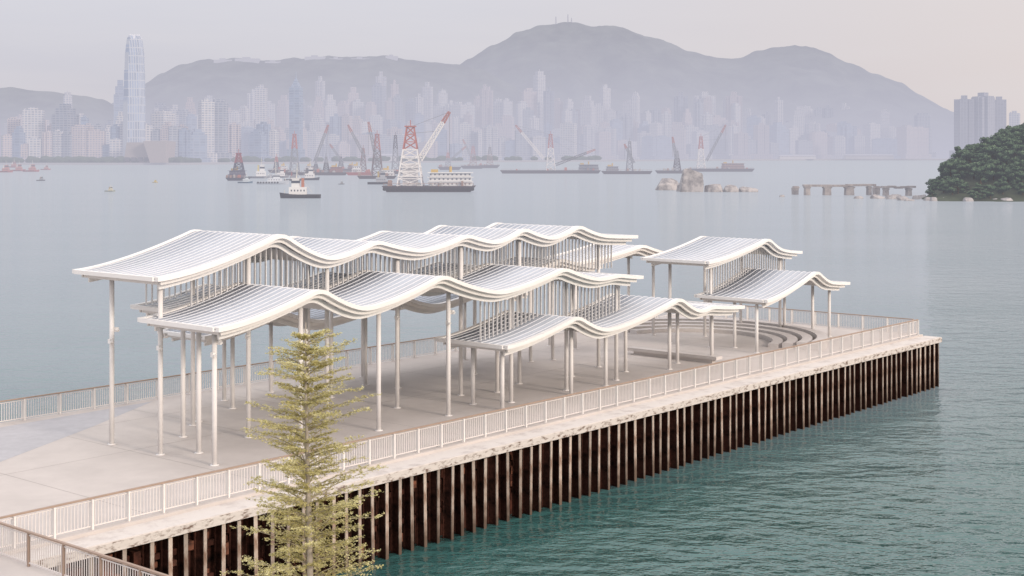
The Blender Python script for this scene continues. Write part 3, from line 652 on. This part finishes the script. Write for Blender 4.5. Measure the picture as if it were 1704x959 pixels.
crane('long low central barge with slim red white tower and left jib',916,289,168,917,224,15,wh,rd,[(905,264,858,208,wh),(925,275,992,249,dk)],r=.33,house=(965,997,274),hc=gr)
crane('grey masted dark barge right of the long central barge',1044,290,84,1049,236,11,gr,gr,[(1056,272,1040,240,gr)],r=.33,house=(1010,1030,277),hc=gr)
crane('barge with leaning jib between grey masted barge and boulders',1122,289,60,1128,252,12,dk,gr,[(1128,275,1120,228,gr)],r=.33)
crane('rightmost dark barge with red and white tower above boulders',1200,286,112,1169,228,13,wh,rd,[(1178,268,1210,208,gr)],r=.33,house=(1205,1240,272),hc=(.3,.2,.17))
crane('slim red lattice crane barge behind the launches',488,292,44,488,224,15,gr,rd,[],r=.3)
crane('dark work barge with thin raised jib right of the tugboat',545,292,62,541,262,10,dk,gr,[(522,270,545,208,gr)],r=.28,house=(548,568,278),hc=(.28,.12,.1))
crane('red hulled work barge with jib leaning left',598,292,46,603,248,11,(.18,.13,.13),(.24,.12,.1),[(606,262,578,208,gr)],hullc=(.26,.06,.05),r=.28,house=(585,600,276))
crane('small red towered barge right of the big crane jib',786,281,40,787,245,12,(.26,.15,.13),rd,[(787,268,770,232,gr)],r=.33)
crane('small dark red towered barge, second right of the big jib',814,280,36,815,246,11,(.26,.15,.13),dk,[],r=.33)
crane('small grey crane barge with low jib behind big jib',748,283,40,745,255,10,gr,rd,[(745,270,775,244,gr)],r=.33)
crane('black lattice-masted ship, leftmost of the anchored vessels',393,301,36,394,256,20,(.05,.05,.08),(.26,.07,.08),[],hullc=(.03,.03,.05),house=(379,404,284),hc=(.12,.11,.15),r=.3,name='work_ship')
crane('dark barge low in the water right of the red hulled barge',572,286,54,566,262,9,dk,dk,[(570,272,548,240,gr)],r=.28,house=(578,592,275),hc=(.2,.12,.11))
crane('small dark barge with short red mast left of red lattice crane',462,288,34,458,262,9,dk,rd,[],r=.26,house=(464,476,276))
crane('low dark work barge between red lattice crane and tugboat mast',520,288,30,524,268,8,dk,gr,[],r=.26,house=(508,520,276),hc=(.5,.48,.46))
tug('small white and black tugboat alone ahead of the big crane barge',500,330,66,(.04,.035,.04),(.74,.72,.69),(.42,.16,.09),mast=58,flip=-1,hs=1.5)
tug('pale grey patrol launch low in the water',454,307,52,(.45,.48,.52),(.62,.64,.66),(.4,.4,.42),name='launch',hs=.8)
tug('white launch with a tall deck house behind the patrol launch',432,297,36,(.25,.27,.30),(.75,.74,.72),(.6,.5,.2),mast=36,name='launch',hs=1.9)
tug('black hulled tug with white deck house behind the tugboat',513,300,36,(.03,.03,.04),(.7,.68,.66),(.1,.1,.1),mast=38,hs=1.7)
tug('white passenger boat between launches and red lattice crane barge',466,296,28,(.2,.2,.22),(.72,.70,.68),(.3,.3,.3),name='launch',hs=1.6)
tug('dark tug in the gap right of the patrol launch',487,301,28,(.05,.05,.06),(.25,.25,.27),(.3,.1,.08),hs=1.6)
tug('blue grey launch just right of the lattice-masted ship',408,305,24,(.08,.14,.2),(.55,.6,.62),(.3,.3,.3),name='launch',hs=1.5)
tug('dark tug tucked left of the big crane barge hull',632,307,40,(.04,.04,.05),(.35,.36,.38),(.4,.3,.1),mast=28,hs=1.6)
tug('tiny dark launch between tugboat and big crane barge',568,307,10,(.08,.08,.09),(.3,.3,.3),(.2,.2,.2),name='launch')
tug('small olive fishing boat alone on the left water',183,319,17,(.30,.32,.26),(.55,.52,.40),(.4,.3,.15),name='fishing_boat')
tug('small dark boat near the left edge of the water',68,301,14,(.10,.10,.12),(.30,.32,.34),(.35,.2,.12),name='fishing_boat')
tug('tiny yellow boat left of the anchored vessels',258,304,9,(.45,.33,.08),(.6,.45,.12),(.6,.45,.12),name='fishing_boat')
for i,(px,py,l_) in enumerate(((8,287,26),(30,285,24),(52,286,26),(76,283,16),(22,279,20))):
    tug(['red roofed ferry cut by the left edge','red roofed ferry, second from the left edge','red roofed ferry, third from the left edge','small red roofed ferry, rightmost of the moored ferries','red roofed ferry moored behind the others'][i],px,py,l_,(.35,.12,.11),(.42,.20,.17),(.6,.55,.5),name='ferry')
# ---------------------------------------------------------------- rocks
def rock_mesh(seed,sx,sy,sz,pts=None):
    rn=random.Random(seed); bm=bmesh.new()
    if pts is None:
        pts=[]
        for i in range(34):
            d=Vector((rn.gauss(0,1),rn.gauss(0,1),rn.gauss(0,1))).normalized()
            d=Vector([math.copysign(abs(c)**.7,c) for c in d])*rn.uniform(.85,1.05)
            pts.append((d.x*sx,d.y*sy,max(-.35*sz,d.z*sz*.95)))
    vs=[bm.verts.new(p) for p in pts]
    res=bmesh.ops.convex_hull(bm,input=vs)
    bmesh.ops.delete(bm,geom=[v for v in bm.verts if not v.link_faces],context='VERTS')
    bmesh.ops.bevel(bm,geom=list(bm.edges),offset=min(sx,sz)*.05,segments=2,affect='EDGES',clamp_overlap=True)
    me=bpy.data.meshes.new('rock'); bm.to_mesh(me); bm.free(); return me
rockm=mat('granite',(.46,.42,.395),.85,col2=(.19,.175,.17),vscale=.3,bump=.8,bscale=1.2,haze=.26,lo=.38,hi=.58)
def rock(name,label,px,py,wpx,hpx,seed,group=None,cat='rock',pts=None):
    Y=dist(py); s=Y/F
    if pts: pts=[(a*s,b*s,c*s) for a,b,c in pts]
    me=rock_mesh(seed,wpx*s/2,wpx*s*.4,hpx*s,pts); me.materials.append(rockm)
    o=bpy.data.objects.new(name,me); COL.objects.link(o); o.location=((px-CX)*s,Y+wpx*s*.35,0); return tag(o,label,cat,group)
rock('boulder','broad rounded boulder, leftmost of the sea rocks',1110,317,46,22,1)
rock('boulder','tallest upright angular boulder of the sea rocks',1152,320,40,40,12,pts=[(-19,-9,-2),(19,-10,-2),(19,12,-2),(-18,12,-2),(-17,-10,14),(-14,-8,36),(-8,-8,40),(18,-9,31),(20,-10,12),(-13,8,38),(16,9,32),(19,12,8),(-19,11,10)])
rock('boulder','small boulder wedged left of the tallest boulder',1133,319,18,16,3)
rock('boulder','flat grey boulder right of the tallest boulder',1188,320,40,16,4)
rock('boulder','low boulder, second right of the tallest boulder',1217,320,30,13,5)
rock('boulder','lowest boulder at the right end of the sea rocks',1247,320,36,10,6)
rock('boulder','small dark sea rock alone left of the ruined jetty',1302,328,10,4,7)
for i in range(40):
    px=1480+i*7+random.uniform(-4,4); py=331+random.uniform(-5,4)+(px-1500)*.018
    rock('shore_rock','weathered shore rock at the foot of the wooded headland',px,py,random.uniform(8,24),random.uniform(3,9),20+i,'shore rocks along the headland')
jm=mat('old_jetty_concrete',(.42,.37,.33),.85,col2=(.22,.185,.17),vscale=.4,haze=.28)
def jetty(label,x0,x1,ytop,yw,piers,th=5):
    Y=dist(yw); s=Y/F; pc=(x0+x1)/2; root=empty('ruined_jetty',((pc-CX)*s,Y,0),0,label,'jetty')
    mb=MB(); z1=(yw-ytop)*s; n=5
    for i in range(n):
        a=(x0+(x1-x0)*i/n-pc)*s; b=(x0+(x1-x0)*(i+1)/n-pc)*s-.05; dz=random.uniform(-.2,.2); mb.box(a,b,-2.2,2.2,z1-th*s+dz,z1+dz)
    mb.build('deck',jm,root)
    for (pp,pw_) in piers:
        mb=MB(); mb.tbox((pp-pc)*s,0,pw_*s*1.15,4.2,pw_*s,3.6,-.5,z1-th*s); mb.tbox((pp-pc)*s,0,pw_*s,3.8,pw_*s*1.5,4.2,z1-th*s-1.0,z1-th*s-.16); mb.build('support_pier',jm,root)
jetty('broken concrete jetty with four stubby piers left of the headland',1337,1456,307,325,[(1343,7),(1376,10),(1413,12),(1446,5)],3.4)
jetty('short broken jetty fragment touching the headland rocks',1468,1522,310,326,[(1474,6),(1512,6)],3.2)
for px,lb in ((1323,'lone ruined pier stump left of the broken jetty'),(1458,'ruined pier stump in the gap between jetty pieces')):
    Y=dist(324); s=Y/F; mb=MB(); mb.tbox(0,0,8*s,4,9*s,4.2,-.5,11*s); mb.tbox(.3,0,10*s,4.4,7*s,4,11*s,14*s); tag(mb.build('pier_stump',jm,None,loc=((px-CX)*s,Y,0)),lb,'stump')
for i,(px,py,w_,h_) in enumerate(((1430,331,16,5),(1462,331,26,8),(1488,330,22,7))):
    rock('sea_rock',['small dark rock below the broken jetty','dark rock below the gap in the jetty','dark rock below the jetty fragment'][i],px,py,w_,h_,80+i)
# ---------------------------------------------------------------- headland
def hh(X,Y):
    a=max(0,X-146-.33*(Y-495)-4*noise.noise(Vector((Y*.03,0,0)))); b=max(0,min(1,(Y-488)/45)); c=max(0,min(1,(760-Y)/120))
    return 27*(1-math.exp(-a/26))*(b*b*(3-2*b))**.7*c
mb=MB(); vs=[];fs=[]; nx,ny=60,50
for j in range(ny+1):
    for i in range(nx+1):
        X=140+260*i/nx; Yv=484+280*j/ny; h=hh(X,Yv); vs.append((X,Yv,h+(noise.noise(Vector((X*.2,Yv*.2,0)))*.6 if h>.3 else -.6)))
for j in range(ny):
    for i in range(nx): a=j*(nx+1)+i; fs.append((a,a+1,a+nx+2,a+nx+1))
mb.add(vs,fs); struct('headland',mb,mat('headland_soil',(.055,.07,.035),.9,var=.5,vscale=.2,haze=.15),'dark wooded headland rising at the right edge',smooth=True)
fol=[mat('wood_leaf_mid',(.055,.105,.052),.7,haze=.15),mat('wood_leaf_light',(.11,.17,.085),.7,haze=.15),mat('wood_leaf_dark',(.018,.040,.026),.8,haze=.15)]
protos=[]
for k_ in range(4):
    rn=random.Random(k_+50); tr=MB(); tr.tube((0,0,-1),(0,0,4.5),.35,.2,7); lm=MB(); cl=[]
    for c in range(14):
        a=rn.random()*6.28; rr=rn.uniform(.3,3.6); zc=rn.uniform(2.6,8.4)-rr*.35; cl.append((Vector((rr*math.cos(a),rr*math.sin(a),zc)),rn.uniform(.9,1.8)))
        tr.tube((0,0,3),cl[-1][0],.14,.04,4,False)
    for (c,r) in cl:
        for q_ in range(120):
            d=Vector((rn.gauss(0,1),rn.gauss(0,1),rn.gauss(0,1))).normalized(); P=c+Vector((d.x*r,d.y*r,d.z*r*.75))*rn.uniform(.72,1.08)
            s=rn.uniform(.2,.45); x=Vector((rn.gauss(0,1),rn.gauss(0,1),rn.gauss(0,1))).normalized(); y=d.cross(x).normalized() if d.cross(x).length>.01 else Vector((0,0,1))
            x=x*s; y=y*s*.8; lm.m=1 if d.z>.35 and rn.random()<.6 else (2 if d.z<-.1 else 0); lm.add([P-x,P-y,P+x,P+y],[(0,1,2,3)])  # shading painted into the crown: lighter leaves on clump tops, dark beneath
    protos.append((tr,lm))
pm=[]
bark=mat('wood_bark',(.12,.09,.07),.9,haze=.1)
cnt=0
for iy in range(17):
    for ix in range(17):
        Yv=493+iy*5.0+random.uniform(-1.6,1.6); X=147.5+.33*(Yv-495)+ix*4.5+random.uniform(-1.6,1.6)+(iy%2)*2
        h=hh(X,Yv)
        if h<.7: continue
        kk=random.randrange(4); sc=random.choice((.6,.7,.8,.9,1.05))*(.5+.5*min(1,h/9))
        if cnt<4: kk=cnt
        root=empty('headland_tree',(X,Yv,h-.5),random.random()*6.28,'dense green tree in the wood covering the right headland','tree','trees covering the headland')
        root.scale=(sc,sc,sc*random.uniform(.85,1.15))
        if cnt<4:
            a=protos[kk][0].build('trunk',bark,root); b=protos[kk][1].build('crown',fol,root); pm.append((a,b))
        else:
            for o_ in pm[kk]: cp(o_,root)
        cnt+=1
print('trees',cnt)
